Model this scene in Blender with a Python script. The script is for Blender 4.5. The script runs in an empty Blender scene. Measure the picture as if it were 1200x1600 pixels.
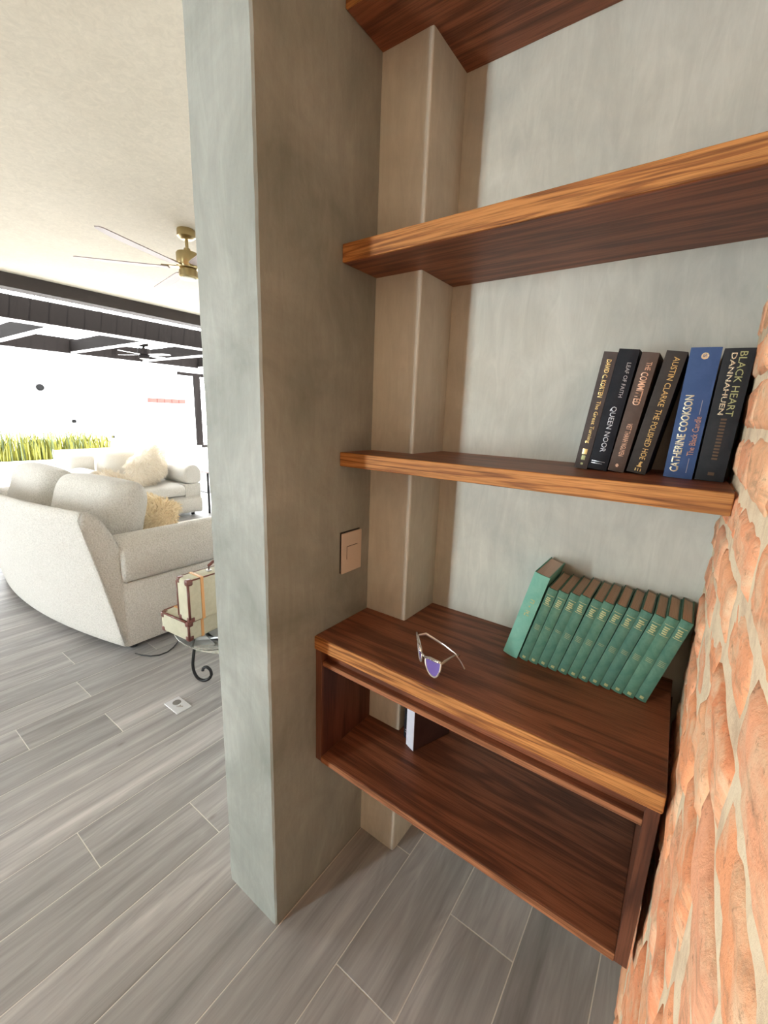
import bpy, bmesh, math, random
from mathutils import Vector, Matrix, noise as mnoise

sc = bpy.context.scene
COL = sc.collection
random.seed(7)
PI = math.pi

# ------------------------------------------------------------------ camera
CX, CY, CZ = 0.7962, -0.6270, 1.5198
YAW, PITCH, ROLL, FPX = -0.6226, -0.2232, 0.0364, 662.89
cy_, sy_, cp_, sp_ = math.cos(YAW), math.sin(YAW), math.cos(PITCH), math.sin(PITCH)
F = Vector((sy_ * cp_, cy_ * cp_, sp_)); R0 = Vector((cy_, -sy_, 0)); U0 = R0.cross(F)
Rv = math.cos(ROLL) * R0 + math.sin(ROLL) * U0
Uv = -math.sin(ROLL) * R0 + math.cos(ROLL) * U0
cam = bpy.data.cameras.new('camera')
cam.sensor_fit = 'VERTICAL'; cam.sensor_height = 36.0; cam.lens = FPX * 36.0 / 1600.0
cam.clip_start = 0.01; cam.clip_end = 200
camo = bpy.data.objects.new('camera', cam); COL.objects.link(camo)
m = Matrix((Rv, Uv, -F)).transposed().to_4x4(); m.translation = Vector((CX, CY, CZ))
camo.matrix_world = m
sc.camera = camo

# ------------------------------------------------------------------ world, sun, daylight
sc.view_settings.view_transform = 'Standard'; sc.view_settings.look = 'None'
sc.view_settings.gamma = 1.0; sc.view_settings.use_curve_mapping = False
sc.view_settings.exposure = 0.08
w = bpy.data.worlds.new('sky'); sc.world = w; w.use_nodes = True
bg = w.node_tree.nodes['Background']
bg.inputs['Color'].default_value = (0.93, 0.97, 1.0, 1); bg.inputs['Strength'].default_value = 19.0
sun = bpy.data.lights.new('sun', 'SUN'); sun.energy = 24.0; sun.angle = 0.01; sun.color = (1, .97, .9)
suno = bpy.data.objects.new('sun', sun); COL.objects.link(suno)
suno.rotation_euler = Vector((-0.26, -0.16, -0.95)).to_track_quat('-Z', 'Y').to_euler()
def area(name, loc, direction, sx, sy, power, color=(1, 1, 1), portal=False):
    l = bpy.data.lights.new(name, 'AREA'); l.shape = 'RECTANGLE'; l.size = sx; l.size_y = sy
    l.energy = power; l.color = color
    if portal: l.cycles.is_portal = True
    o = bpy.data.objects.new(name, l); COL.objects.link(o); o.location = loc
    o.rotation_euler = Vector(direction).to_track_quat('-Z', 'Z').to_euler()
    return o
# tall glazed door behind the photographer (frame built below)
area('daylight_door', (-1.86, -4.96, 1.38), (0, 1, 0), 0.36, 2.2, 192, (0.82, 0.97, 0.99))
area('added_brick_fill', (-5.30, -2.5, 1.45), (1, 0, 0), 1.5, 2.1, 70, (1.0, 0.94, 0.84))  # added warm fill lamp to brighten the bricks, its window is made up
area('daylight_terrace', (-5.5, 2.78, 1.35), (1, 0, 0), 4.84, 2.7, 1, portal=True)

# ------------------------------------------------------------------ node helpers
def new_mat(name):
    mt = bpy.data.materials.new(name); mt.use_nodes = True
    return mt, mt.node_tree.nodes, mt.node_tree.links, mt.node_tree.nodes['Principled BSDF']
def simple(name, col, rough=0.5, metal=0.0, coat=0.0, spec=None):
    mt, N, L, b = new_mat(name)
    b.inputs['Base Color'].default_value = (*col, 1); b.inputs['Roughness'].default_value = rough
    b.inputs['Metallic'].default_value = metal; b.inputs['Coat Weight'].default_value = coat
    if spec is not None: b.inputs['Specular IOR Level'].default_value = spec
    n = N.new('ShaderNodeTexNoise'); n.inputs['Scale'].default_value = 60; n.inputs['Detail'].default_value = 3
    tc = N.new('ShaderNodeTexCoord'); L.new(tc.outputs['Object'], n.inputs['Vector'])
    bp = N.new('ShaderNodeBump'); bp.inputs['Strength'].default_value = .06; bp.inputs['Distance'].default_value = .002
    L.new(n.outputs['Fac'], bp.inputs['Height']); L.new(bp.outputs['Normal'], b.inputs['Normal'])
    return mt
def ramp(N, stops):
    r = N.new('ShaderNodeValToRGB'); e = r.color_ramp.elements
    while len(e) < len(stops): e.new(0.5)
    for k, (p, c) in enumerate(stops):
        e[k].position = p; e[k].color = (*c, 1)
    return r
def tex_noise(N, L, vec, scale, detail=4, rough=.55, dist=0.0):
    n = N.new('ShaderNodeTexNoise'); n.inputs['Scale'].default_value = scale
    n.inputs['Detail'].default_value = detail; n.inputs['Roughness'].default_value = rough
    n.inputs['Distortion'].default_value = dist
    if vec is not None: L.new(vec, n.inputs['Vector'])
    return n
def mapping(N, L, src, scale=(1, 1, 1), loc=None):
    mp = N.new('ShaderNodeMapping'); mp.inputs['Scale'].default_value = scale
    L.new(src, mp.inputs['Vector'])
    return mp
def mixc(N, L, fac, a, b, mode='MIX'):
    mx = N.new('ShaderNodeMix'); mx.data_type = 'RGBA'; mx.blend_type = mode
    for sock, v in ((0, fac), (6, a), (7, b)):
        if hasattr(v, 'is_output'): L.new(v, mx.inputs[sock])
        elif sock == 0: mx.inputs[0].default_value = v
        else: mx.inputs[sock].default_value = (*v, 1)
    return mx.outputs[2]
def plaster(name, c1, c2, c3, rough=.62, bump=.12):
    mt, N, L, b = new_mat(name)
    tc = N.new('ShaderNodeTexCoord')
    n1 = tex_noise(N, L, tc.outputs['Object'], 2.6, 6, .62, .6)
    r1 = ramp(N, [(.3, c1), (.5, c2), (.72, c3)]); L.new(n1.outputs['Fac'], r1.inputs['Fac'])
    mp = mapping(N, L, tc.outputs['Object'], (26, 26, 5))
    n2 = tex_noise(N, L, mp.outputs['Vector'], 1.0, 6, .7, 1.2)
    r2 = ramp(N, [(.38, (.90, .90, .90)), (.55, (1, 1, 1)), (.72, (1.10, 1.10, 1.10))]); L.new(n2.outputs['Fac'], r2.inputs['Fac'])
    c = mixc(N, L, .8, r1.outputs['Color'], r2.outputs['Color'], 'MULTIPLY')
    L.new(c, b.inputs['Base Color'])
    b.inputs['Roughness'].default_value = rough
    n3 = tex_noise(N, L, tc.outputs['Object'], 34, 6, .65, .5)
    bp = N.new('ShaderNodeBump'); bp.inputs['Strength'].default_value = bump; bp.inputs['Distance'].default_value = .012
    L.new(n3.outputs['Fac'], bp.inputs['Height']); L.new(bp.outputs['Normal'], b.inputs['Normal'])
    return mt
def wood(name, dark, mid, light, axis='X', rough=.28, coat=.35, ring=5.0, pore=.55, cross=13, along=1.1):
    """stained oak, grain running along the given object axis"""
    mt, N, L, b = new_mat(name)
    tc = N.new('ShaderNodeTexCoord')
    a = {'X': (along, cross, cross), 'Y': (cross, along, cross), 'Z': (cross, cross, along)}[axis]
    f = {'X': (9, 330, 330), 'Y': (330, 9, 330), 'Z': (330, 330, 9)}[axis]
    oi = N.new('ShaderNodeObjectInfo')
    off = N.new('ShaderNodeVectorMath'); off.operation = 'ADD'
    L.new(tc.outputs['Object'], off.inputs[0])
    rs = N.new('ShaderNodeVectorMath'); rs.operation = 'SCALE'; rs.inputs[0].default_value = (3.1, 1.7, 2.3)
    L.new(oi.outputs['Random'], rs.inputs['Scale']); L.new(rs.outputs[0], off.inputs[1])
    m1 = mapping(N, L, off.outputs[0], a)
    n1 = tex_noise(N, L, m1.outputs['Vector'], 1.0, 3, .5, .35)
    mul = N.new('ShaderNodeMath'); mul.operation = 'MULTIPLY'; mul.inputs[1].default_value = ring * 2 * PI
    L.new(n1.outputs['Fac'], mul.inputs[0])
    sn = N.new('ShaderNodeMath'); sn.operation = 'SINE'; L.new(mul.outputs[0], sn.inputs[0])
    mr = N.new('ShaderNodeMapRange'); mr.inputs[1].default_value = -1; mr.inputs[2].default_value = 1
    L.new(sn.outputs[0], mr.inputs[0])
    m2 = mapping(N, L, off.outputs[0], f)
    n2 = tex_noise(N, L, m2.outputs['Vector'], 1.0, 3, .6)
    r = ramp(N, [(.0, dark), (.35, mid), (1.0, light)]); L.new(mr.outputs[0], r.inputs['Fac'])
    rp = ramp(N, [(.36, (pore, pore * .95, pore * .9)), (.55, (1, 1, 1))]); L.new(n2.outputs['Fac'], rp.inputs['Fac'])
    c = mixc(N, L, .75, r.outputs['Color'], rp.outputs['Color'], 'MULTIPLY')
    n4 = tex_noise(N, L, tc.outputs['Object'], 3.2, 3)
    r4 = ramp(N, [(.3, (.78, .76, .74)), (.7, (1.18, 1.18, 1.15))]); L.new(n4.outputs['Fac'], r4.inputs['Fac'])
    c = mixc(N, L, .8, c, r4.outputs['Color'], 'MULTIPLY')
    L.new(c, b.inputs['Base Color'])
    b.inputs['Roughness'].default_value = rough + .12; b.inputs['Coat Weight'].default_value = coat
    b.inputs['Coat Roughness'].default_value = rough
    b.inputs['Specular IOR Level'].default_value = .3
    bp = N.new('ShaderNodeBump'); bp.inputs['Strength'].default_value = .12; bp.inputs['Distance'].default_value = .001
    L.new(n2.outputs['Fac'], bp.inputs['Height']); L.new(bp.outputs['Normal'], b.inputs['Normal'])
    return mt
def floor_mat(name):
    mt, N, L, b = new_mat(name)
    tc = N.new('ShaderNodeTexCoord'); oi = N.new('ShaderNodeObjectInfo')
    rs = N.new('ShaderNodeVectorMath'); rs.operation = 'SCALE'; rs.inputs[0].default_value = (31, 57, 13)
    L.new(oi.outputs['Random'], rs.inputs['Scale'])
    ad = N.new('ShaderNodeVectorMath'); ad.operation = 'ADD'
    L.new(tc.outputs['Object'], ad.inputs[0]); L.new(rs.outputs[0], ad.inputs[1])
    m1 = mapping(N, L, ad.outputs[0], (16, .9, 1))
    n1 = tex_noise(N, L, m1.outputs['Vector'], 1.0, 4, .55, .5)
    r1 = ramp(N, [(.28, (.195, .188, .186)), (.44, (.275, .268, .268)), (.58, (.335, .327, .327)), (.78, (.475, .462, .46))])
    L.new(n1.outputs['Fac'], r1.inputs['Fac'])
    m2 = mapping(N, L, ad.outputs[0], (10, 1.3, 1))
    n2 = tex_noise(N, L, m2.outputs['Vector'], 1.0, 2, .5, .9)
    mul = N.new('ShaderNodeMath'); mul.operation = 'MULTIPLY'; mul.inputs[1].default_value = 55
    L.new(n2.outputs['Fac'], mul.inputs[0])
    sn = N.new('ShaderNodeMath'); sn.operation = 'SINE'; L.new(mul.outputs[0], sn.inputs[0])
    r2 = ramp(N, [(0, (.93, .93, .93)), (1, (1.03, 1.03, 1.03))])
    mr = N.new('ShaderNodeMapRange'); mr.inputs[1].default_value = -1; L.new(sn.outputs[0], mr.inputs[0])
    L.new(mr.outputs[0], r2.inputs['Fac'])
    c = mixc(N, L, 1.0, r1.outputs['Color'], r2.outputs['Color'], 'MULTIPLY')
    m3 = mapping(N, L, ad.outputs[0], (220, 12, 1))
    n3 = tex_noise(N, L, m3.outputs['Vector'], 1, 3)
    r3 = ramp(N, [(.3, (.88, .88, .88)), (.7, (1.08, 1.08, 1.08))]); L.new(n3.outputs['Fac'], r3.inputs['Fac'])
    c = mixc(N, L, .6, c, r3.outputs['Color'], 'MULTIPLY')
    # knots
    vo = N.new('ShaderNodeTexVoronoi'); m4 = mapping(N, L, ad.outputs[0], (5, 2.2, 1)); L.new(m4.outputs['Vector'], vo.inputs['Vector'])
    vo.inputs['Scale'].default_value = .8
    rk = ramp(N, [(.0, (.45, .4, .36)), (.045, (1, 1, 1))]); L.new(vo.outputs['Distance'], rk.inputs['Fac'])
    c = mixc(N, L, .7, c, rk.outputs['Color'], 'MULTIPLY')
    r5 = ramp(N, [(0, (.9, .9, .9)), (1, (1.1, 1.09, 1.08))]); L.new(oi.outputs['Random'], r5.inputs['Fac'])
    c = mixc(N, L, 1, c, r5.outputs['Color'], 'MULTIPLY')
    L.new(c, b.inputs['Base Color']); b.inputs['Roughness'].default_value = .42
    bp = N.new('ShaderNodeBump'); bp.inputs['Strength'].default_value = .08; bp.inputs['Distance'].default_value = .001
    L.new(n3.outputs['Fac'], bp.inputs['Height']); L.new(bp.outputs['Normal'], b.inputs['Normal'])
    return mt
def brick_mat(name):
    mt, N, L, b = new_mat(name)
    tc = N.new('ShaderNodeTexCoord'); oi = N.new('ShaderNodeObjectInfo')
    geo = N.new('ShaderNodeNewGeometry')
    base = ramp(N, [(.0, (.86, .33, .16)), (.3, (.92, .40, .20)), (.55, (.87, .41, .24)), (.75, (.93, .50, .28)), (1, (.84, .30, .145))])
    L.new(oi.outputs['Random'], base.inputs['Fac'])
    n1 = tex_noise(N, L, geo.outputs['Position'], 16, 6, .65, .5)
    r1 = ramp(N, [(.3, (.80, .76, .74)), (.5, (1, 1, 1)), (.75, (1.12, 1.1, 1.05))]); L.new(n1.outputs['Fac'], r1.inputs['Fac'])
    c = mixc(N, L, .85, base.outputs['Color'], r1.outputs['Color'], 'MULTIPLY')
    # lime smears left by the mortar
    mp = mapping(N, L, geo.outputs['Position'], (1, 7, 13))
    n2 = tex_noise(N, L, mp.outputs['Vector'], 1.2, 7, .68, .4)
    r2 = ramp(N, [(.47, (0, 0, 0)), (.64, (.85, .85, .85))]); L.new(n2.outputs['Fac'], r2.inputs['Fac'])
    c = mixc(N, L, r2.outputs['Color'], c, (.86, .60, .39))
    mps = mapping(N, L, geo.outputs['Position'], (1, 5, 19))
    ns = tex_noise(N, L, mps.outputs['Vector'], 1.7, 6, .7, .6)
    rs_ = ramp(N, [(.54, (0, 0, 0)), (.70, (.75, .75, .75))]); L.new(ns.outputs['Fac'], rs_.inputs['Fac'])
    c = mixc(N, L, rs_.outputs['Color'], c, (.40, .22, .13))
    n5 = tex_noise(N, L, geo.outputs['Position'], 75, 5, .7)
    r5 = ramp(N, [(.30, (.42, .33, .3)), (.40, (1, 1, 1))]); L.new(n5.outputs['Fac'], r5.inputs['Fac'])
    c = mixc(N, L, .75, c, r5.outputs['Color'], 'MULTIPLY')
    L.new(c, b.inputs['Base Color']); b.inputs['Roughness'].default_value = .9
    n3 = tex_noise(N, L, geo.outputs['Position'], 60, 8, .7)
    bp = N.new('ShaderNodeBump'); bp.inputs['Strength'].default_value = .7; bp.inputs['Distance'].default_value = .006
    L.new(n3.outputs['Fac'], bp.inputs['Height']); L.new(bp.outputs['Normal'], b.inputs['Normal'])
    return mt
def mortar_mat(name):
    mt, N, L, b = new_mat(name)
    geo = N.new('ShaderNodeNewGeometry')
    n1 = tex_noise(N, L, geo.outputs['Position'], 14, 7, .68)
    r1 = ramp(N, [(.3, (.60, .43, .29)), (.5, (.84, .67, .47)), (.72, (.88, .75, .55))]); L.new(n1.outputs['Fac'], r1.inputs['Fac'])
    L.new(r1.outputs['Color'], b.inputs['Base Color']); b.inputs['Roughness'].default_value = .95
    n3 = tex_noise(N, L, geo.outputs['Position'], 80, 8, .7)
    bp = N.new('ShaderNodeBump'); bp.inputs['Strength'].default_value = .6; bp.inputs['Distance'].default_value = .005
    L.new(n3.outputs['Fac'], bp.inputs['Height']); L.new(bp.outputs['Normal'], b.inputs['Normal'])
    return mt
def far_brick_mat(name):
    mt, N, L, b = new_mat(name)
    geo = N.new('ShaderNodeNewGeometry')
    sep = N.new('ShaderNodeSeparateXYZ'); L.new(geo.outputs['Position'], sep.inputs[0])
    cb = N.new('ShaderNodeCombineXYZ'); L.new(sep.outputs['Y'], cb.inputs['X']); L.new(sep.outputs['Z'], cb.inputs['Y'])
    br = N.new('ShaderNodeTexBrick'); L.new(cb.outputs[0], br.inputs['Vector'])
    br.inputs['Scale'].default_value = 1; br.inputs['Brick Width'].default_value = .22; br.inputs['Row Height'].default_value = .087
    br.inputs['Mortar Size'].default_value = .009
    br.inputs['Color1'].default_value = (.66, .28, .13, 1); br.inputs['Color2'].default_value = (.74, .38, .2, 1)
    br.inputs['Mortar'].default_value = (.62, .5, .34, 1)
    L.new(br.outputs['Color'], b.inputs['Base Color']); b.inputs['Roughness'].default_value = .9
    return mt
def fabric(name, c1, c2, scale=170, bump=.8, dist=.006):
    mt, N, L, b = new_mat(name)
    tc = N.new('ShaderNodeTexCoord')
    n = tex_noise(N, L, tc.outputs['Object'], scale, 3, .6)
    r = ramp(N, [(.35, c1), (.62, c2)]); L.new(n.outputs['Fac'], r.inputs['Fac'])
    L.new(r.outputs['Color'], b.inputs['Base Color']); b.inputs['Roughness'].default_value = .95
    b.inputs['Sheen Weight'].default_value = .25
    bp = N.new('ShaderNodeBump'); bp.inputs['Strength'].default_value = bump; bp.inputs['Distance'].default_value = dist
    L.new(n.outputs['Fac'], bp.inputs['Height']); L.new(bp.outputs['Normal'], b.inputs['Normal'])
    return mt
def cloth_cover(name, col, worn, scale=300):
    mt, N, L, b = new_mat(name)
    tc = N.new('ShaderNodeTexCoord'); oi = N.new('ShaderNodeObjectInfo')
    n = tex_noise(N, L, tc.outputs['Object'], 22, 6, .7, .4)
    r = ramp(N, [(.4, col), (.75, worn)]); L.new(n.outputs['Fac'], r.inputs['Fac'])
    rr = ramp(N, [(0, (.88, .9, .92)), (1, (1.1, 1.08, 1.0))]); L.new(oi.outputs['Random'], rr.inputs['Fac'])
    c = mixc(N, L, .8, r.outputs['Color'], rr.outputs['Color'], 'MULTIPLY')
    L.new(c, b.inputs['Base Color']); b.inputs['Roughness'].default_value = .62; b.inputs['Specular IOR Level'].default_value = .2
    n2 = tex_noise(N, L, tc.outputs['Object'], 900, 2)
    bp = N.new('ShaderNodeBump'); bp.inputs['Strength'].default_value = .25; bp.inputs['Distance'].default_value = .0006
    L.new(n2.outputs['Fac'], bp.inputs['Height']); L.new(bp.outputs['Normal'], b.inputs['Normal'])
    return mt
def page_mat(name, c1, c2):
    mt, N, L, b = new_mat(name)
    tc = N.new('ShaderNodeTexCoord'); mp = mapping(N, L, tc.outputs['Object'], (900, 8, 8))
    n = tex_noise(N, L, mp.outputs['Vector'], 1, 2)
    r = ramp(N, [(.3, c1), (.7, c2)]); L.new(n.outputs['Fac'], r.inputs['Fac'])
    L.new(r.outputs['Color'], b.inputs['Base Color']); b.inputs['Roughness'].default_value = .9
    return mt
def glass_mat(name, col, alpha_like=.9, rough=.02, ior=1.45):
    mt, N, L, b = new_mat(name)
    b.inputs['Base Color'].default_value = (*col, 1); b.inputs['Roughness'].default_value = rough
    b.inputs['Transmission Weight'].default_value = alpha_like; b.inputs['IOR'].default_value = ior
    return mt

M = {}
M['plaster'] = plaster('polished_plaster', (.19, .205, .186), (.268, .282, .26), (.36, .375, .35))
M['plaster_in'] = plaster('niche_plaster', (.44, .44, .395), (.53, .52, .455), (.625, .615, .55), bump=.06)
M['ceiling'] = plaster('ceiling_paint', (.545, .495, .40), (.565, .515, .42), (.585, .535, .44), .8, .01)
M['white_wall'] = plaster('white_render', (.80, .80, .78), (.84, .84, .82), (.88, .88, .86), .85, .05)
M['wood'] = wood('stained_oak', (.14, .046, .022), (.225, .076, .036), (.275, .097, .047), 'X', .36, .12, 5.0, .5)
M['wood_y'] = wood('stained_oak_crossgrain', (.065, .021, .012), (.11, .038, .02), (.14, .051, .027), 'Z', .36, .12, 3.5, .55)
M['wood_edge'] = wood('oak_lipping', (.25, .092, .026), (.42, .175, .050), (.49, .215, .066), 'X', .5, .0, 5.0, .45, 42, 1.6)
M['wood_lip'] = wood('oak_thin_lipping', (.20, .075, .03), (.29, .115, .05), (.34, .14, .065), 'X', .5, .0, 5.0, .45, 42, 1.6)
M['floor'] = floor_mat('wood_look_porcelain')
M['grout'] = simple('grout', (.58, .56, .52), .9)
M['brick'] = brick_mat('old_brick'); M['mortar'] = mortar_mat('lime_mortar'); M['far_brick'] = far_brick_mat('brickwork')
M['boucle'] = fabric('white_boucle', (.55, .53, .49), (.71, .69, .65), 120, 1.0, .012)
M['cushion'] = fabric('ivory_weave', (.66, .62, .56), (.80, .77, .71), 240, .4, .003)
M['fur_cream'] = fabric('cream_fur', (.78, .70, .58), (.90, .84, .74), 60, .5)
M['fur_yellow'] = fabric('golden_fur', (.76, .62, .40), (.88, .76, .54), 60, .5)
M['dark_beam'] = simple('bronze_painted_steel', (.0082, .0066, .006), .8, spec=.05)
M['strip'] = simple('white_trim', (.85, .84, .82), .5)
M['black_iron'] = simple('wrought_iron', (.012, .012, .013), .45, .3)
M['black'] = simple('black_plastic', (.012, .012, .014), .4)
M['brass'] = simple('antique_brass', (.42, .33, .17), .28, 1.0)
M['blade'] = simple('walnut_blade', (.30, .24, .23), .5)
M['frosted'] = simple('frosted_shade', (.8, .78, .7), .4)
M['steel'] = simple('brushed_steel', (.62, .62, .63), .32, .9)
M['switch'] = simple('beige_plate', (.56, .47, .40), .42)
M['dark_gap'] = simple('switch_bracket', (.015, .011, .01), .6)
M['green'] = cloth_cover('green_cloth', (.060, .155, .115), (.125, .24, .175))
M['green_light'] = cloth_cover('pale_green_cloth', (.16, .40, .32), (.24, .49, .40))
M['pages_old'] = page_mat('browned_pages', (.46, .33, .235), (.60, .45, .33))
M['pages'] = page_mat('paper_edges', (.66, .54, .46), (.80, .69, .61))
M['gilt'] = simple('gilt_print', (.72, .50, .20), .32, .75)
M['gilt_worn'] = simple('worn_gilt', (.40, .40, .19), .45, .3)
M['gilt_bright'] = simple('bright_foil', (.92, .83, .62), .22, .8)
M['gilt_pink'] = simple('copper_foil', (.62, .36, .24), .35, .7)
M['silver'] = simple('pewter_foil', (.42, .40, .42), .35, .7)
M['faint'] = simple('faded_bronze_print', (.10, .058, .032), .5, .4)
M['bk_brown'] = cloth_cover('taupe_cloth', (.075, .058, .055), (.10, .08, .075))
M['bk_black'] = cloth_cover('black_cloth', (.010, .010, .015), (.018, .018, .024))
M['bk_brown2'] = cloth_cover('brown_cloth', (.085, .058, .05), (.11, .078, .068))
M['bk_char'] = cloth_cover('charcoal_brown_cloth', (.036, .029, .027), (.052, .043, .04))
M['bk_blue'] = cloth_cover('blue_cloth', (.040, .078, .20), (.058, .10, .24))
M['bk_char2'] = cloth_cover('charcoal_cloth', (.020, .020, .023), (.032, .031, .034))
M['white_spine'] = cloth_cover('lavender_white_paper', (.62, .64, .78), (.70, .72, .84))
M['bk_plum'] = cloth_cover('plum_brown_cover', (.055, .028, .028), (.07, .038, .036))
M['pearl'] = simple('pearl_frame', (.72, .66, .60), .2, .55)
M['crystal'] = simple('glitter_brow', (.85, .83, .80), .12, .8)
M['lens'] = glass_mat('violet_lens', (.34, .25, .72), .55, .05)
M['glass'] = glass_mat('table_glass', (.95, .99, .97), 1.0, ior=1.15)
M['canvas'] = cloth_cover('cream_canvas', (.40, .385, .30), (.47, .455, .36))
M['leather'] = simple('oxblood_leather', (.11, .032, .022), .35)
M['tan'] = simple('tan_leather', (.52, .27, .10), .45)
M['rug'] = fabric('pale_rug', (.55, .52, .47), (.75, .72, .67), 90)
M['grass'] = simple('yellow_green_blade', (.13, .125, .009), .6)
M['grass2'] = simple('grey_green_blade', (.045, .062, .018), .6)
M['soil'] = simple('dark_soil', (.05, .035, .025), .95)
M['plate'] = simple('satin_steel_plate', (.58, .59, .62), .45, .15)
M['dull'] = simple('dull_steel', (.24, .23, .22), .5, .4)
M['header'] = simple('bronze_header', (.05, .042, .039), .6, spec=.2)
M['bead_highlight'] = plaster('bead_highlight_plaster', (.52, .51, .46), (.60, .59, .53), (.68, .67, .60), bump=.06)  # lighter tone paints in the highlight along the arris
M['grey'] = simple('grey_metal', (.008, .008, .008), .8, spec=.05)
M['red_tile'] = simple('red_coping', (.085, .018, .012), .8)

# ------------------------------------------------------------------ mesh helpers
ORG = {}
def org(p): return ORG.get(p.name, Vector((0, 0, 0))) if p else Vector((0, 0, 0))
def link(name, me, mat, parent=None):
    o = bpy.data.objects.new(name, me); COL.objects.link(o)
    if mat: me.materials.append(M[mat])
    if parent: o.parent = parent; ORG[o.name] = org(parent).copy()
    return o
def empty(name, loc=(0, 0, 0), rot=(0, 0, 0)):
    o = bpy.data.objects.new(name, None); COL.objects.link(o); o.location = loc; o.rotation_euler = rot
    o.empty_display_size = .05
    ORG[o.name] = Vector(loc)
    return o
def tag(o, label=None, cat=None, group=None, kind=None):
    if label: o['label'] = label
    if cat: o['category'] = cat
    if group: o['group'] = group
    if kind: o['kind'] = kind
    return o
class MB:
    def __init__(s): s.bm = bmesh.new()
    def verts(s, pts): return [s.bm.verts.new(p) for p in pts]
    def box(s, x0, x1, y0, y1, z0, z1, bev=0, seg=1):
        v = s.verts([(x, y, z) for z in (z0, z1) for y in (y0, y1) for x in (x0, x1)])
        fs = [s.bm.faces.new([v[i] for i in q]) for q in ((0, 2, 3, 1), (4, 5, 7, 6), (0, 1, 5, 4), (2, 6, 7, 3), (0, 4, 6, 2), (1, 3, 7, 5))]
        if bev:
            es = list({e for f in fs for e in f.edges})
            bmesh.ops.bevel(s.bm, geom=es, offset=bev, segments=seg, affect='EDGES', profile=.5)
        return s
    def prism(s, poly, z0, z1, axis='z', bev=0):
        """poly: 2-D points; axis: extrusion axis. z: (x,y)  y: (x,z)  x: (y,z)"""
        P = {'z': lambda a, b, c: (a, b, c), 'y': lambda a, b, c: (a, c, b), 'x': lambda a, b, c: (c, a, b)}[axis]
        lo = s.verts([P(a, b, z0) for a, b in poly]); hi = s.verts([P(a, b, z1) for a, b in poly])
        n = len(poly); fs = [s.bm.faces.new(lo[::-1]), s.bm.faces.new(hi)]
        for i in range(n): fs.append(s.bm.faces.new((lo[i], lo[(i + 1) % n], hi[(i + 1) % n], hi[i])))
        if bev:
            es = list({e for f in fs for e in f.edges})
            bmesh.ops.bevel(s.bm, geom=es, offset=bev, segments=1, affect='EDGES')
        return s
    def tube(s, path, r, n=8, cap=True, flat=1.0):
        path = [Vector(p) for p in path]; rings = []
        ref = Vector((0, 0, 1))
        for i, p in enumerate(path):
            d = (path[min(i + 1, len(path) - 1)] - path[max(i - 1, 0)]).normalized()
            if abs(d.dot(ref)) > .95: ref2 = Vector((1, 0, 0))
            else: ref2 = ref
            a = d.cross(ref2).normalized(); b = a.cross(d).normalized()
            rr = r[i] if isinstance(r, (list, tuple)) else r
            rings.append(s.verts([p + (a * math.cos(2 * PI * k / n) * flat + b * math.sin(2 * PI * k / n)) * rr for k in range(n)]))
        for A, B in zip(rings, rings[1:]):
            for k in range(n): s.bm.faces.new((A[k], A[(k + 1) % n], B[(k + 1) % n], B[k]))
        if cap: s.bm.faces.new(rings[0][::-1]); s.bm.faces.new(rings[-1])
        return s
    def lathe(s, prof, c=(0, 0, 0), n=24):
        rings = []
        for r, z in prof:
            rings.append(s.verts([(c[0] + max(r, 1e-4) * math.cos(2 * PI * k / n), c[1] + max(r, 1e-4) * math.sin(2 * PI * k / n), c[2] + z) for k in range(n)]))
        for A, B in zip(rings, rings[1:]):
            for k in range(n): s.bm.faces.new((A[k], A[(k + 1) % n], B[(k + 1) % n], B[k]))
        s.bm.faces.new(rings[0][::-1]); s.bm.faces.new(rings[-1])
        return s
    def loft(s, rings, cap=True):
        R = [s.verts(r) for r in rings]; n = len(rings[0])
        for A, B in zip(R, R[1:]):
            for k in range(n): s.bm.faces.new((A[k], A[(k + 1) % n], B[(k + 1) % n], B[k]))
        if cap: s.bm.faces.new(R[0][::-1]); s.bm.faces.new(R[-1])
        return s
    def mesh(s, name, off=Vector((0, 0, 0)), smooth=None):
        bmesh.ops.recalc_face_normals(s.bm, faces=s.bm.faces[:])
        if off.length: bmesh.ops.translate(s.bm, verts=s.bm.verts[:], vec=-off)
        me = bpy.data.meshes.new(name); s.bm.to_mesh(me); s.bm.free()
        if smooth: me.shade_smooth() if smooth is True else me.set_sharp_from_angle(angle=smooth)
        if smooth and smooth is not True: pass
        return me
    def build(s, name, mat, parent=None, smooth=None, sub=0, local=False):
        me = s.mesh(name, Vector((0, 0, 0)) if local else org(parent), smooth)
        o = link(name, me, mat, parent)
        if sub:
            md = o.modifiers.new('smooth', 'SUBSURF'); md.levels = sub; md.render_levels = sub
        return o
def nz(v, sc_=1.0): return mnoise.noise(Vector(v) * sc_)

# ================================================================== THE SETTING
XR, YP, YB, YS, YC, XP = .866, .4037, .5788, .2603, .1606, .1493
ZCEIL = 2.84
WTH = .2281
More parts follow.
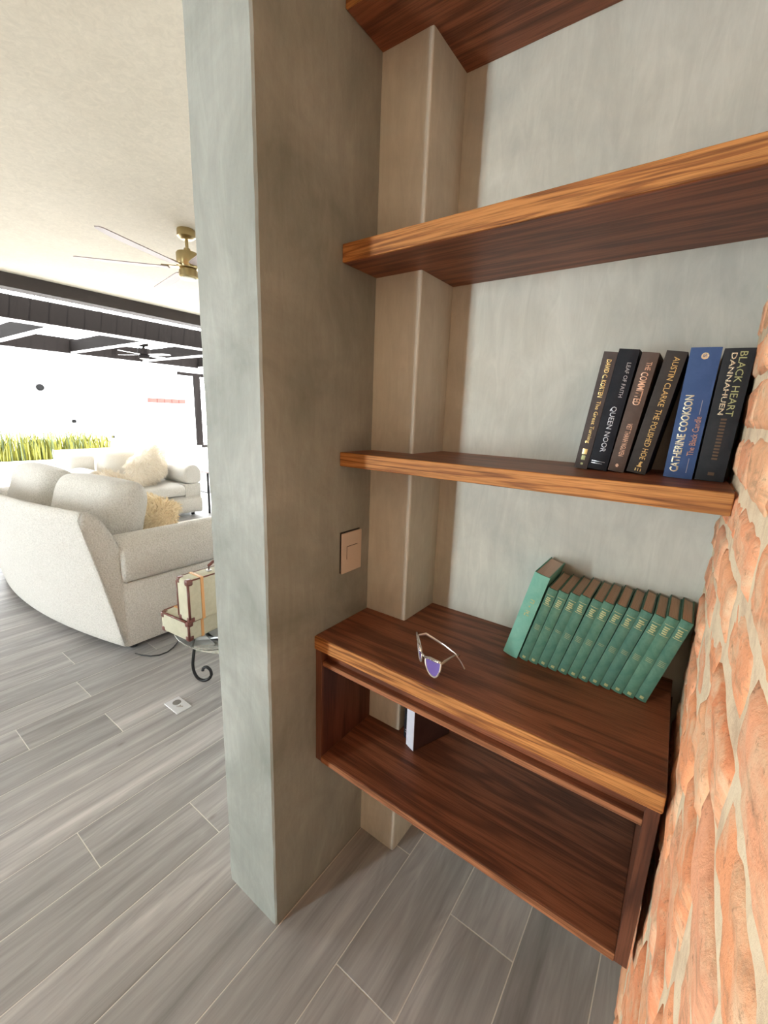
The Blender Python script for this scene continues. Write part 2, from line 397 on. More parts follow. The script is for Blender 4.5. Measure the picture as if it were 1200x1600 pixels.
# ---- floor of long wood-look tiles
fl = tag(MB().box(-5.34, .92, -5.0, 5.2, -.12, -.0007).build('floor', 'grout'), 'wood-look tiled floor of the room', kind='structure')
PW, PL, GAP = .201, 1.2, .0026
joint = {1: .043, 2: .353, -3: .068, -4: -.247, -7: .080, -8: -.225, 0: .43, -1: -.62, -2: -.95, 3: -.25, -5: .55, -6: -.55}
plank_cache = {}
for k in range(-27, 5):
    xa = .004 + PW * k; xb = min(xa + PW, .872)
    if xb - xa < .02: continue
    xa = max(xa, -5.34)
    j = joint.get(k, random.uniform(-.6, .6))
    i0 = math.floor((-4.99 - j) / PL)
    for i in range(i0, 9):
        ya = max(j + i * PL, -4.99); yb = min(j + (i + 1) * PL, 5.19)
        if yb - ya < .03: continue
        key = (round(xb - xa, 4), round(yb - ya, 4))
        if key not in plank_cache:
            hx, hy = (xb - xa - GAP) / 2, (yb - ya - GAP) / 2
            me = MB().box(-hx, hx, -hy, hy, -.008, 0, .0009).mesh('floor_plank'); me.materials.append(M['floor'])
            plank_cache[key] = me
        o = bpy.data.objects.new('floor_plank', plank_cache[key]); COL.objects.link(o)
        o.parent = fl; o.location = ((xa + xb) / 2, (ya + yb) / 2, 0)

# ---- ceiling
tag(MB().box(-5.38, .98, -5.1, 5.4, ZCEIL, ZCEIL + .25).build('ceiling', 'ceiling'), 'cream painted ceiling', kind='structure')
# ---- plaster wall whose end faces the camera
def wavy_wall():
    b = MB(); rings = []
    nzs = 60
    for i in range(nzs + 1):
        z = ZCEIL * i / nzs
        q = lambda a, c: .0016 * nz((a, c, z * 9)) + .0012 * nz((a + 5, c, z * 31))
        c = .005
        pts = [(0 - c + q(1, 0), 0 + q(2, 0)), (0 + q(3, 0), c + q(4, 0)), (0, 5.2), (-WTH, 5.2), (-WTH + q(5, 0) * 1.6, c + q(6, 0)), (-WTH + c + q(7, 0) * 1.6, 0 + q(8, 0))]
        rings.append([(x, y, z) for x, y in pts])
    return b.loft(rings)
tag(wavy_wall().build('wall_left', 'plaster'), 'grey-green trowelled plaster wall ending in front of the shelves', kind='structure')
wb = tag(MB().box(-.02, 1.0, YB, YB + .15, 0, ZCEIL).build('wall_back', 'plaster_in'), 'pale plaster wall behind the shelves', kind='structure')
b = MB(); rings = []
for i in range(41):
    z = ZCEIL * i / 40; r = .010; a = [PI * t / 8 for t in range(5)]
    pts = [(-.005, YB + .01), (-.005, YP)] + [(XP - r + r * math.sin(t), YP + r - r * math.cos(t) + .0008 * nz((1, 2, z * 20))) for t in a] + [(XP, YB + .01)]
    rings.append([(x, y, z) for x, y in pts])
b.loft(rings).build('pilaster', 'plaster_in', wb)
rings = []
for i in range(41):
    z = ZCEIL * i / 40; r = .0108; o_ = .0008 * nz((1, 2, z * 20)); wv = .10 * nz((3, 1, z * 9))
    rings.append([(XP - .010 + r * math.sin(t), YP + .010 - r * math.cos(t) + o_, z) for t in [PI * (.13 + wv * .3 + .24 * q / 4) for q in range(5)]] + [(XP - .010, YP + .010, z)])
MB().loft(rings).build('corner_bead_highlight', 'bead_highlight', wb, smooth=True)  # edge catching the door light, painted as a paler strip
# ---- living room / behind-camera shell (closes the room for the light)
MBw = MB()
for y0, y1, z0, z1 in ((-5.0, -3.3, 0, ZCEIL), (-1.7, .36, 0, ZCEIL), (-3.3, -1.7, 0, .35), (-3.3, -1.7, 2.55, ZCEIL)):
    MBw.box(-5.5, -5.34, y0, y1, z0, z1)
tag(MBw.build('wall_side', 'wood_y'), 'dark wood wall left of the photographer', kind='structure')
b = MB()
for y0, y1, z0, z1 in ((-3.3, -3.25, .35, 2.55), (-1.75, -1.7, .35, 2.55), (-3.25, -1.75, 2.5, 2.55), (-3.25, -1.75, .35, .40)):
    b.box(-5.45, -5.36, y0, y1, z0, z1)
tag(b.build('added_fill_window', 'dark_beam'), 'added unseen window frame left of the photographer', kind='structure')  # made-up frame around the brick fill lamp
tag(MB().box(-.2325, -.2283, .02, 5.2, 0, ZCEIL).build('wall_bounce_layer', 'white_wall'), 'added white layer behind the plaster wall, reflecting light into the living room', kind='structure')  # unseen reflector added to lift the light on the sofa arm
tag(MB().box(-5.34, -.2, 5.2, 5.4, 0, ZCEIL).build('wall_far', 'white_wall'), 'white wall closing the living room', kind='structure')
MBw = MB()
for x0, x1, z0, z1 in ((-5.34, -2.11, 0, ZCEIL), (-1.61, .98, 0, ZCEIL), (-2.11, -1.61, 2.55, ZCEIL)):
    MBw.box(x0, x1, -5.15, -5.0, z0, z1)
tag(MBw.build('wall_front', 'wood_y'), 'dark wood wall behind the photographer', kind='structure')
b = MB()
for x0, x1, z0, z1 in ((-2.11, -2.07, 0, 2.55), (-1.65, -1.61, 0, 2.55), (-2.07, -1.65, 2.5, 2.55), (-2.07, -1.65, 0, .06)):
    b.box(x0, x1, -5.1, -5.03, z0, z1)
tag(b.build('door_1', 'dark_beam'), 'tall narrow door frame', kind='structure')

# ---- brick wall on the right: mortar bed with single bricks
b = MB(); ny, nzv = 110, 190
def mortar_x(y, z): return XR + .0035 * nz((y * 9, z * 12, 1)) + .001 * nz((y * 30, z * 30, 3)) - .0008
grid = [[b.bm.verts.new((mortar_x(-1.1 + 1.69 * i / ny, ZCEIL * k / nzv), -1.1 + 1.69 * i / ny, ZCEIL * k / nzv)) for k in range(nzv + 1)] for i in range(ny + 1)]
for i in range(ny):
    for k in range(nzv): b.bm.faces.new((grid[i][k], grid[i][k + 1], grid[i + 1][k + 1], grid[i + 1][k]))
wr = tag(b.build('wall_right', 'mortar', smooth=True), 'rough old brick wall with thick lime joints', kind='structure')
b = MB().box(XR + .02, 1.0, -5.1, .73, 0, ZCEIL); b.box(XR - .004, XR + .02, -5.0, -1.1, 0, ZCEIL)
b.build('brickwork', 'far_brick', wr)
def brick_mesh(seed):
    b = MB(); nu, nv = 12, 6; L_, H_ = .205, .069
    rnd = random.Random(seed); g = []
    cut = rnd.uniform(.0, .014)
    for i in range(nu + 1):
        row = []
        for k in range(nv + 1):
            u, v = i / nu, k / nv
            y = (u - .5) * L_; z = (v - .5) * H_
            ed = min(u * L_, (1 - u) * L_, v * H_, (1 - v) * H_)
            fall = .006 * max(0, 1 - ed / .011) ** 1.6
            wob = .0035 * nz((y * 22 + seed * 7, z * 22, seed)) + .0018 * nz((y * 70, z * 70 + seed, 2))
            y += .004 * nz((z * 30, seed * 3.1, u * 2)) * (1 if i in (0, nu) else .4) + (cut * (v - .5) if u > .5 else 0)
            z += .003 * nz((y * 14, seed * 5.3, v * 2))
            row.append(b.bm.verts.new((fall + wob, y, z)))
        g.append(row)
    for i in range(nu):
        for k in range(nv): b.bm.faces.new((g[i][k], g[i][k + 1], g[i + 1][k + 1], g[i + 1][k]))
    rim = [g[i][0] for i in range(nu + 1)] + [g[nu][k] for k in range(1, nv + 1)] + [g[i][nv] for i in range(nu - 1, -1, -1)] + [g[0][k] for k in range(nv - 1, 0, -1)]
    back = [b.bm.verts.new((.05, v.co.y, v.co.z)) for v in rim]
    n = len(rim)
    for i in range(n): b.bm.faces.new((rim[i], rim[(i + 1) % n], back[(i + 1) % n], back[i]))
    me = b.mesh('brick', smooth=True); me.materials.append(M['brick']); return me
BR = [brick_mesh(s) for s in range(12)]
rb = random.Random(11)
CP = .087
heads = {13: -.36, 12: -.12, 14: -.22, 15: -.30}
for c in range(0, 33):
    zj = 1.077 - 12 * CP + c * CP
    if zj + .075 > ZCEIL: break
    y = heads.get(c, rb.uniform(-.12, .1) + (.11 if c % 2 else 0)) - .88 + (.22 if c in heads else 0)
    while y < .565:
        l = rb.uniform(.175, .222); g_ = rb.uniform(.012, .03)
        y1 = min(y + l, .574)
        if y1 - y > .05 and y1 > -1.05:
            o = bpy.data.objects.new('brick', rb.choice(BR)); COL.objects.link(o); o.parent = wr
            o.location = (XR - .0045 + rb.uniform(-.0045, .003), (y + y1) / 2, zj + CP / 2 + rb.uniform(-.004, .004))
            o.scale = (1, (y1 - y) / .205, rb.uniform(.94, 1.1) * (1 if rb.random() > .5 else -1))
            o.rotation_euler = (rb.uniform(-.02, .02), rb.uniform(-.02, .02), rb.uniform(-.015, .015))
        y += l + g_

# ================================================================== SHELVES
def shelf(zb, zt, xr, label):
    e = empty('floating_shelf', (XP, YS, zb)); tag(e, label, 'shelf', 'floating shelves between the plaster wall and the brick wall')
    ye = YS + .006
    MB().prism([(.001, ye), (xr, ye), (xr - .003, YB), (XP, YB), (XP, YP), (.001, YP)], zb, zt, 'z', .0012).build('board', 'wood', e)
    MB().box(.001, xr, YS, ye, zb, zt, .0022, 2).build('edge_lipping', 'wood_edge', e)
    return e
shelf(2.4119, 2.4545, .858, 'topmost dark oak floating shelf, empty, cut off by the picture edge')
shelf(1.8929, 1.9357, .858, 'empty dark oak floating shelf above the dark book row')
shelf(1.3779, 1.4168, .8605, 'dark oak floating shelf carrying the row of dark books')

ZC, ZCS, ZCB = .8986, .858, .4822
cab = empty('wall_cabinet', (.42, YC, ZCB)); tag(cab, 'open-fronted dark oak wall cabinet with thick top, against the brick wall', 'cabinet')
ye = YC + .006
XRC = .8515
tp = MB().prism([(.001, ye), (XRC, ye), (XRC - .009, .47), (XRC - .009, YB), (XP, YB), (XP, YP), (.001, YP)], ZCS, ZC, 'z', .0012).build('top', 'wood', cab)
MB().box(.001, XRC, YC, ye, ZCS, ZC, .003, 2).build('edge_lipping', 'wood_edge', tp)
MB().box(.001, .025, YC + .006, YP, ZCB, ZCS, .001).build('side_panel', 'wood_y', cab)
MB().box(.826, .849, YC + .006, YB - .01, ZCB, ZCS, .001).build('side_panel', 'wood_y', cab)
MB().prism([(.025, YC + .007), (.826, YC + .007), (.826, YB), (XP, YB), (XP, YP), (.025, YP)], ZCB, ZCB + .019, 'z', .001).build('bottom_panel', 'wood', cab)
MB().box(.025, .826, YC + .030, YC + .048, .822, ZCS).build('recessed_rail', 'wood', cab)
MB().prism([(.025, YC + .013), (.826, YC + .013), (.826, YB), (XP, YB), (XP, YP), (.025, YP)], .804, .822, 'z', .001).build('inner_top_panel', 'wood', cab)
MB().box(.025, .826, YC + .0095, YC + .013, .808, .822, .0008).build('rail_lipping', 'wood_lip', cab)
MB().box(.025, .826, YC + .004, YC + .007, ZCB, ZCB + .019, .0008).build('bottom_lipping', 'wood_lip', cab)

# ================================================================== LIGHT SWITCH
sw = empty('light_switch', (0, .312, 1.12)); tag(sw, 'beige light switch plate on the shaded plaster wall', 'light switch')
y0s, y1s, z0s, z1s = .2665, .3565, 1.055, 1.18
MB().box(0, .004, y0s - .001, y1s - .004, z0s + .002, z1s + .003, .001).build('bracket', 'dark_gap', sw)
MB().box(.004, .0095, y0s, y1s, z0s, z1s, .003, 2).build('cover_plate', 'switch', sw)
rk = MB().box(.0094, .0115, .288, .338, 1.092, 1.137, .0012).build('rocker', 'switch', sw)
MB().box(.0092, .0100, .2865, .288, 1.098, 1.138).box(.0092, .0100, .2865, .335, 1.137, 1.1385).build('rocker_gap', 'dark_gap', rk)

# ================================================================== BOOKS
def spine_y(x, t, bulge): return -bulge * (1 - ((x + t / 2) / (t / 2)) ** 2)
def book(name, xr, y, z, t, h, d, lean, cover, pages, bulge=.002, cloth=.0026, yaw=0.0):
    """origin: lower right corner of the spine; local x -t..0, y 0..d, z 0..h"""
    e = empty(name, (xr, y, z), (0, lean, yaw))
    outer = [(-t, d), (-t, 0)] + [(-t + t * k / 8, spine_y(-t + t * k / 8, t, bulge)) for k in range(1, 8)] + [(0, 0), (0, d)]
    inner = [(-cloth, d), (-cloth, cloth * .8), (-t + cloth, cloth * .8), (-t + cloth, d)]
    b = MB().prism(outer + inner, 0, h, 'z')
    b.build('cover', cover, e, local=True, smooth=math.radians(40))
    MB().box(-t + cloth, -cloth, cloth * .8, d - .004, .003, h - .003).build('page_block', pages, e, local=True)
    return e
def text_mesh(s, bold=0.0):
    cu = bpy.data.curves.new('txt', 'FONT'); cu.body = s; cu.size = 1; cu.resolution_u = 2; cu.offset = bold
    o = bpy.data.objects.new('txt', cu); COL.objects.link(o)
    bpy.context.view_layer.update()
    me = bpy.data.meshes.new_from_object(o.evaluated_get(bpy.context.evaluated_depsgraph_get()))
    bpy.data.objects.remove(o); return me
def lettering(e, s, mat, t, z_start, length, xc, height, bulge=.002, up=False, bold=0.0, name='title_lettering'):
    """print along the spine; z_start: where the first letter stands; xc: centre line (local x)"""
    me = text_mesh(s, bold)
    xs = [v.co.x for v in me.vertices]; ys = [v.co.y for v in me.vertices]
    ax, bx, ay, by = min(xs), max(xs), min(ys), max(ys)
    for v in me.vertices:
        a = (v.co.x - ax) / (bx - ax) * length; c = ((v.co.y - ay) / (by - ay) - .5) * height
        if up: x, z = xc - c, z_start + a
        else: x, z = xc + c, z_start - a
        x = max(-t + .0005, min(-.0005, x))
        v.co = (x, spine_y(x, t, bulge) - .0005, z)
    o = link(name, me, mat, e); return o
def bars(e, rects, mat, t, bulge=.002, name='gilt_band'):
    b = MB()
    for x0, x1, z0, z1 in rects:
        n = 4; lo = []; hi = []
        for k in range(n + 1):
            x = x0 + (x1 - x0) * k / n; yy = spine_y(x, t, bulge) - .0005
            lo.append(b.bm.verts.new((x, yy, z0))); hi.append(b.bm.verts.new((x, yy, z1)))
        for k in range(n): b.bm.faces.new((lo[k], lo[k + 1], hi[k + 1], hi[k]))
    o = b.build(name, mat, e, local=True)
    if len(rects) > 1: o['kind'] = 'stuff'
    return o
Z3 = 1.4168; YBK = .423
def dark(i, xl, t, h, lean, cover, label, y=YBK):
    t_ = t; e = book('hardback_book', xl + t_ * math.cos(lean), y, Z3 + .0002, t_, h, .152, lean, cover, 'pages', .0018)
    tag(e, label, 'book', 'dark hardbacks on the lower floating shelf'); return e
# 1
e = dark(0, .577, .0275, .252, .115, 'bk_brown', 'slim taupe hardback with gold lettering, leftmost of the dark book row')
lettering(e, 'DAVID C. KORTEN', 'gilt', .0275, .236, .078, -.0125, .0095, bold=.012)
lettering(e, 'The Great Turning', 'gilt', .0275, .150, .092, -.0125, .0105)
bars(e, [(-.018, -.008, .033, .045)], 'gilt', .0275, name='publisher_mark'); bars(e, [(-.017, -.009, .020, .030)], 'gilt_worn', .0275, name='publisher_mark')
bars(e, [(-.0155, -.0105, .009, .0135)], 'gilt_worn', .0275, name='publisher_mark')
# 2
e = dark(1, .606, .0385, .255, .112, 'bk_black', 'black hardback with thin silver lettering, second in the dark book row')
lettering(e, 'LEAF OF FAITH', 'silver', .0385, .228, .070, -.0125, .0075)
lettering(e, 'QUEEN NOOR', 'silver', .0385, .138, .098, -.0185, .0125)
bars(e, [(-.034, -.024, .0175, .0190), (-.024, -.007, .0178, .0186), (-.034, -.026, .0130, .0145), (-.026, -.012, .0133, .0141)], 'silver', .0385, name='publisher_mark')
# 3
e = dark(2, .647, .031, .247, .125, 'bk_brown2', 'brown hardback with copper lettering between black and charcoal hardbacks')
lettering(e, 'THE', 'gilt_pink', .031, .228, .016, -.0125, .010, bold=.01)
lettering(e, 'COMMITTED', 'gilt_pink', .031, .208, .066, -.0150, .0135, bold=.010)
lettering(e, 'VIET THANH NGUYEN', 'gilt_pink', .031, .104, .070, -.0140, .010, bold=.005)
# four-pointed mark
bars(e, [(-.0175, -.0135, .010, .017), (-.0190, -.0120, .0125, .0145)], 'gilt_pink', .031, name='publisher_mark')
# 4
e = dark(3, .683, .036, .247, .150, 'bk_char', 'charcoal brown hardback with gold lettering leaning beside the dark gap')
lettering(e, 'AUSTIN CLARKE', 'gilt', .036, .236, .096, -.0145, .0105)
lettering(e, 'THE POLISHED HOE', 'gilt', .036, .134, .104, -.0145, .0105)
bars(e, [(-.0200, -.0110, .014, .0165), (-.0175, -.0130, .0165, .023), (-.0160, -.0115, .023, .0255), (-.0215, -.0195, .005, .011), (-.0165, -.0150, .005, .011), (-.0115, -.0100, .005, .011)], 'gilt', .036, name='publisher_mark')
# 5
e = dark(4, .751, .049, .250, .032, 'bk_blue', 'blue hardback with large bright gold lettering', y=.418)
lettering(e, 'CATHERINE COOKSON', 'gilt_bright', .049, .012, .150, -.0335, .0145, up=True, bold=.022)
lettering(e, 'The Black Candle', 'gilt_pink', .049, .046, .076, -.0125, .0105, up=True)
bars(e, [(-.0125, -.0116, .012, .041), (-.0125, -.0116, .126, .153)], 'silver', .049, name='rule_line')
b = MB(); b.bm.faces.new(b.verts([(-.024 + .0062 * math.cos(k * PI / 8), -.0024, .234 + .0062 * math.sin(k * PI / 8)) for k in range(16)])); o_ = b.build('publisher_mark', 'gilt_bright', e, local=True)
lettering(e, 'S', 'bk_blue', .049, .2375, .006, -.024, .006, name='mark_initial')
for v in e.children[-1].data.vertices: v.co.y -= .0012
# 6
e = dark(5, .804, .046, .246, .030, 'bk_char2', 'charcoal hardback with faded gold lettering, rightmost in the dark book row', y=.420)
lettering(e, 'DANNAHUEN', 'gilt_bright', .046, .238, .112, -.030, .0085, bold=.02)
lettering(e, 'BLACK HEART', 'gilt_worn', .046, .240, .116, -.0165, .0115)
bars(e, [(-.027, -.018, .116 - .0062 * q, .1195 - .0062 * q) for q in range(13)], 'faint', .046, name='faded_print')
bars(e, [(-.027, -.017, .011, .017)], 'faint', .046, name='publisher_mark')

# green set on the cabinet top
YG = .424
g0 = book('hardback_book', .461 + .039 * math.cos(.235), .420, ZC + .0002, .039, .250, .150, .235, 'green_light', 'pages', .003)
tag(g0, 'large pale green hardback, the tallest at the left of the green set', 'book', 'green cloth books on the cabinet top')
bars(g0, [(-.023, -.014, .176, .178), (-.014, -.012, .170, .178), (-.022, -.012, .168, .170), (-.021, -.017, .155, .159), (-.024, -.013, .142, .144), (-.021, -.015, .136, .140), (-.025, -.022, .128, .136), (-.019, -.012, .130, .132)], 'gilt_worn', .039, .003, 'gilt_title')
order = ['second', 'third', 'fourth', 'fifth', 'sixth', 'seventh', 'eighth', 'ninth', 'tenth', 'eleventh', 'twelfth']
rg = random.Random(3)
for k in range(12):
    th = .245 + .016 * k / 11 + rg.uniform(-.006, .006); t = .0232 + rg.uniform(-.0006, .0005); h = .2205 + rg.uniform(-.002, .002)
    xl = .5035 + .02455 * k
    g = book('hardback_book', xl + t * math.cos(th), YG + .004 * k / 11 + rg.uniform(-.0015, .0015), ZC + .0002, t, h, .146, th, 'green', 'pages_old', .0032, .0022)
    lab = ('small worn green cloth book leaning on the brick wall, last of the green set' if k == 11 else
           'small worn green cloth book, %s from the left in the leaning green set' % order[k])
    tag(g, lab, 'book', 'green cloth books on the cabinet top')
    rects = [(-t + .003, -.003, h - .019, h - .0178), (-t + .003, -.003, h - .047, h - .0458)]
    for q in range(4):
        x0 = -t + .0045 + rg.uniform(0, .002); rects.append((x0, x0 + rg.uniform(.008, .0125), h - .024 - q * .0052 - .0032, h - .024 - q * .0052))
    bars(g, rects, 'gilt_worn', t, .0032, 'gilt_title')
    rects = [(-t + .005, -.005, .112 - q * .004, .1128 - q * .004) for q in range(rg.choice((2, 3, 4)))] + [(-t / 2 - .004, -t / 2 + .004, .006, .013)]
    bars(g, rects, 'gilt_worn', t, .0032, 'gilt_ornament')

# books inside the cabinet
zi = ZCB + .0192
g = book('hardback_book', .2335, .358, zi, .036, .205, .150, -.02, 'white_spine', 'pages', .0004, .003, yaw=-.35)
tag(g, 'lavender-white spined hardback with dark cover inside the open cabinet', 'book')
MB().box(.0002, .0022, .001, .149, .001, .204).build('dust_jacket_side', 'bk_plum', g, local=True)
g = book('hardback_book', .1935, .388, zi, .019, .190, .140, 0.0, 'bk_black', 'pages', .001, .002, yaw=-.3)
tag(g, 'thin black book half hidden beside the lavender-white one in the cabinet', 'book')
bars(g, [(-.012, -.006, .03, .034), (-.012, -.006, .022, .026)], 'silver', .019, .001, 'publisher_mark')

# ================================================================== SUNGLASSES
sg = empty('sunglasses', (.33, .235, ZC)); tag(sg, 'pearly cat-eye sunglasses with violet lenses on the cabinet top', 'sunglasses')
gc = Vector((.320, .228, ZC + .0035)); dR = Vector((.92, -.39, 0)); dL = Vector((-.66, .75, 0)); uz = Vector((-.22, .26, 1)).normalized()
def GP(a, h): return gc + Vector((.010, -.014, 0)) + (dR * a if a >= 0 else dL * -a) + uz * h
def cat(side):
    pts = [(.011, .030), (.016, .037), (.035, .042), (.058, .046), (.074, .050), (.073, .040), (.068, .024), (.056, .008), (.040, .001), (.024, .004), (.013, .016)]
    return [(side * a, h) for a, h in pts]
def smooth_loop(pts, n=3):
    for _ in range(n):
        q = []
        for i in range(len(pts)):
            a, b2 = pts[i], pts[(i + 1) % len(pts)]
            q += [(.75 * a[0] + .25 * b2[0], .75 * a[1] + .25 * b2[1]), (.25 * a[0] + .75 * b2[0], .25 * a[1] + .75 * b2[1])]
        pts = q
    return pts
for sd in (-1, 1):
    lp = smooth_loop(cat(sd), 2); P3 = [GP(a, h) for a, h in lp]
    rim = MB().tube(P3 + P3[:2], .0024, 6, cap=False).build('rim', 'pearl', sg, smooth=True)
    brow = [GP(sd * a, h) + Vector((-.0015, -.002, 0)) for a, h in ((.012, .036), (.035, .043), (.058, .047), (.076, .052))]
    MB().tube(brow, [.0032, .0042, .0042, .0028], 6).build('brow_bar', 'crystal', rim, smooth=True)
    bb = MB(); bb.bm.faces.new(bb.verts(P3)); r_ = bmesh.ops.extrude_face_region(bb.bm, geom=bb.bm.faces[:])
    bmesh.ops.translate(bb.bm, verts=[v for v in r_['geom'] if isinstance(v, bmesh.types.BMVert)], vec=Vector((.3, .9, 0)) * .0016)
    bb.build('lens', 'lens', sg)
MB().tube([GP(-.012, .032), GP(0, .036), GP(.012, .032)], .0026, 6).build('bridge', 'pearl', sg, smooth=True)
hl = GP(-.073, .046); hr = GP(.073, .046)
for pts in ([hl, Vector((.285, .302, ZC + .047)), Vector((.345, .298, ZC + .036)), Vector((.380, .292, ZC + .028)), Vector((.402, .285, ZC + .013)), Vector((.414, .279, ZC + .004))],
            [hr, Vector((.387, .215, ZC + .045)), Vector((.383, .262, ZC + .033)), Vector((.379, .300, ZC + .022)), Vector((.377, .318, ZC + .010)), Vector((.376, .328, ZC + .004))]):
    MB().tube(pts, [.003, .0048, .0032, .0024, .0026, .0028], 8, flat=.45).build('temple', 'pearl', sg, smooth=True)

# ================================================================== LIVING ROOM
def superpillow(w, t, h, n=14, p=2.6, q=2.2):
    """stuffed cushion, local: width x, thickness y, height z from 0"""
    b = MB(); front = []; back = []
    for i in range(n + 1):
        fr = []; bk = []
        for k in range(n + 1):
            u = -1 + 2 * i / n; v = -1 + 2 * k / n
            th = (max(0, 1 - abs(u) ** p) ** (1 / q)) * (max(0, 1 - abs(v) ** p) ** (1 / q))
            x = u * w / 2 * (1 - .05 * v * v); z = (v * (1 - .05 * u * u) + 1) * h / 2
            wr_ = .012 * nz((u * 2, v * 2, w * 13)) * th
            fr.append((x, -th * t / 2 + wr_, z)); bk.append((x, th * t / 2 + wr_, z))
        front.append(fr); back.append(bk)
    fv = [[b.bm.verts.new(p_) for p_ in r] for r in front]
    bv = [[fv[i][k] if i in (0, n) or k in (0, n) else b.bm.verts.new(back[i][k]) for k in range(n + 1)] for i in range(n + 1)]
    for i in range(n):
        for k in range(n):
            b.bm.faces.new((fv[i][k], fv[i + 1][k], fv[i + 1][k + 1], fv[i][k + 1]))
            b.bm.faces.new((bv[i][k], bv[i][k + 1], bv[i + 1][k + 1], bv[i + 1][k]))
    return b
def cushion(name, loc, rot, w, t, h, mat, label, cat='cushion', group=None, p=2.6):
    e = empty(name, loc, rot); tag(e, label, cat, group)
    c = superpillow(w, t, h, p=p).build('cushion_body', mat, e, smooth=True, sub=1, local=True)
    return e
def fur_pillow(loc, rot, w, t, h, mat, label, n=2600, length=.05, seed=1):
    e = empty('fur_pillow', loc, rot); tag(e, label, 'pillow', 'fur pillows on the white sofas')
    body = superpillow(w, t, h, 12, 2.6).build('pillow_body', mat, e, smooth=True, local=True)
    me = body.data; rnd = random.Random(seed); b = MB()
    polys = [pp for pp in me.polygons]; wts = [pp.area for pp in polys]
    for pp in rnd.choices(polys, wts, k=n):
        vs = [me.vertices[i].co for i in pp.vertices]
        a, c = rnd.random(), rnd.random()
        base = vs[0].lerp(vs[1], a).lerp(vs[3].lerp(vs[2], a), c)
        nrm = Vector((base.x * 1.2, base.y * 3.5, (base.z - h / 2) * 1.2)).normalized(); clump = Vector((nz(base * 9), nz(base * 9 + Vector((5, 0, 0))), nz(base * 9 + Vector((0, 7, 0))) - .35))
        d1 = (nrm * .8 + clump * .9).normalized(); d2 = (d1 + clump * .9 + Vector((0, 0, -.3))).normalized()
        L_ = length * rnd.uniform(.6, 1.2); side = d1.cross(Vector((rnd.uniform(-1, 1), rnd.uniform(-1, 1), rnd.uniform(-1, 1)))).normalized() * .003
        p1 = base + d1 * L_ * .5; p2 = p1 + d2 * L_ * .5
        v = b.verts([base - side, base + side, p1 + side * .8, p1 - side * .8, p2])
        b.bm.faces.new((v[0], v[1], v[2], v[3])); b.bm.faces.new((v[3], v[2], v[4]))
    f = b.build('fur', mat, e, local=True); f['kind'] = 'stuff'
    return e
def make_sofa(loc, rz, W, D, kc, label, nseat, feet=True):
    e = empty('curved_sofa', loc, (0, 0, rz)); tag(e, label, 'sofa', 'white curved sofas')
    yb_ = lambda x: kc * x * x
    n = 22
    def sweep(prof, x0, x1, n, name, mat, sub=1):
        rings = []
        xs = [x0, x0 + .012] + [x0 + (x1 - x0) * i / n for i in range(1, n)] + [x1 - .012, x1]
        for x in xs: rings.append([(x, yb_(x) + d, z) for d, z in prof])
        return MB().loft(rings).build(name, mat, e, smooth=True, sub=sub, local=True)
    back = [(0, .05), (0, .065), (-.05, .32), (-.11, .62), (-.158, .84), (-.172, .90), (-.150, .940), (-.105, .938), (-.05, .895), (0, .79), (.035, .70), (.06, .50), (.07, .30), (.07, .06), (.065, .05)]
    bk = sweep(back, -W / 2, W / 2, n, 'backrest', 'boucle')
    for sd in (-1, 1):
        x = sd * W / 2
        MB().tube([(x, yb_(x) + d, z) for d, z in back[1:8]], .006, 6).build('piping', 'boucle', bk, smooth=True, local=True)
    sweep([(.06, .05), (.06, .30), (D - .02, .30), (D, .28), (D, .07), (D - .02, .05)], -W / 2 + .03, W / 2 - .03, n, 'seat_base', 'boucle')
    aw = .25
    for sd in (-1, 1):
        xo = sd * W / 2; yo = yb_(xo)
        s_ = sd
        prof = [(0, .455), (.018, .50), (.026, .58), (.016, .67), (-.03, .735), (-.10, .755), (-.17, .745), (-.23, .70), (-.25, .60), (-.25, .455)]
        rings = []
        ys = [.015, .03] + [.03 + (D - .16) * i / 8 for i in range(1, 8)] + [D - .14, D - .10, D - .085]
        for j, yy in enumerate(ys):
            f = 1.0 if yy < D - .12 else (.93 if yy < D - .09 else .8)
            rings.append([(xo + s_ * (-.12 + (a + .12) * f), yo + yy, .60 + (z - .60) * f) for a, z in prof])
        MB().loft(rings).build('armrest', 'boucle', e, smooth=True, sub=1, local=True)
        MB().box(xo - (.24 if sd > 0 else 0), xo + (0 if sd > 0 else .24), yo + .01, yo + D - .10, .05, .47, .012, 2).build('arm_panel', 'boucle', e, smooth=math.radians(50), local=True)
        if feet:
            for yy in (.08, D - .2):
                MB().lathe([(.022, 0), (.026, .004), (.026, .03), (.02, .055)], (xo - sd * .09, yo + yy, 0), 12).build('foot', 'black', e, local=True)
    cw = (W - 2 * aw) / nseat
    for i in range(nseat):
        x0 = -W / 2 + aw + i * cw + .004; x1 = x0 + cw - .008
        prof = [(.10, .30), (.08, .36), (.09, .44), (.14, .475), (D - .10, .475), (D - .01, .45), (D + .015, .40), (D + .01, .33), (D - .03, .30)]
        sweep(prof, x0, x1, 6, 'seat_cushion', 'boucle')
    return e
s1 = make_sofa((-3.15, .20, 0), 0, 2.57, .98, .1111, 'large white boucle curved sofa in front, its back to the camera', 2)
s2 = make_sofa((-5.80, 2.04, 0), -PI / 2, 1.46, .86, .16, 'smaller white curved sofa farther away by the terrace', 1)
cushion('back_cushion', (-2.46, .47, .575), (-.28, 0, .18), .78, .34, .50, 'boucle', 'large white back cushion at the near end of the front sofa', group='loose back cushions', p=4)
cushion('back_cushion', (-3.34, .40, .575), (-.28, 0, .0), .80, .32, .50, 'boucle', 'white back cushion at the far end of the front sofa', group='loose back cushions', p=4)
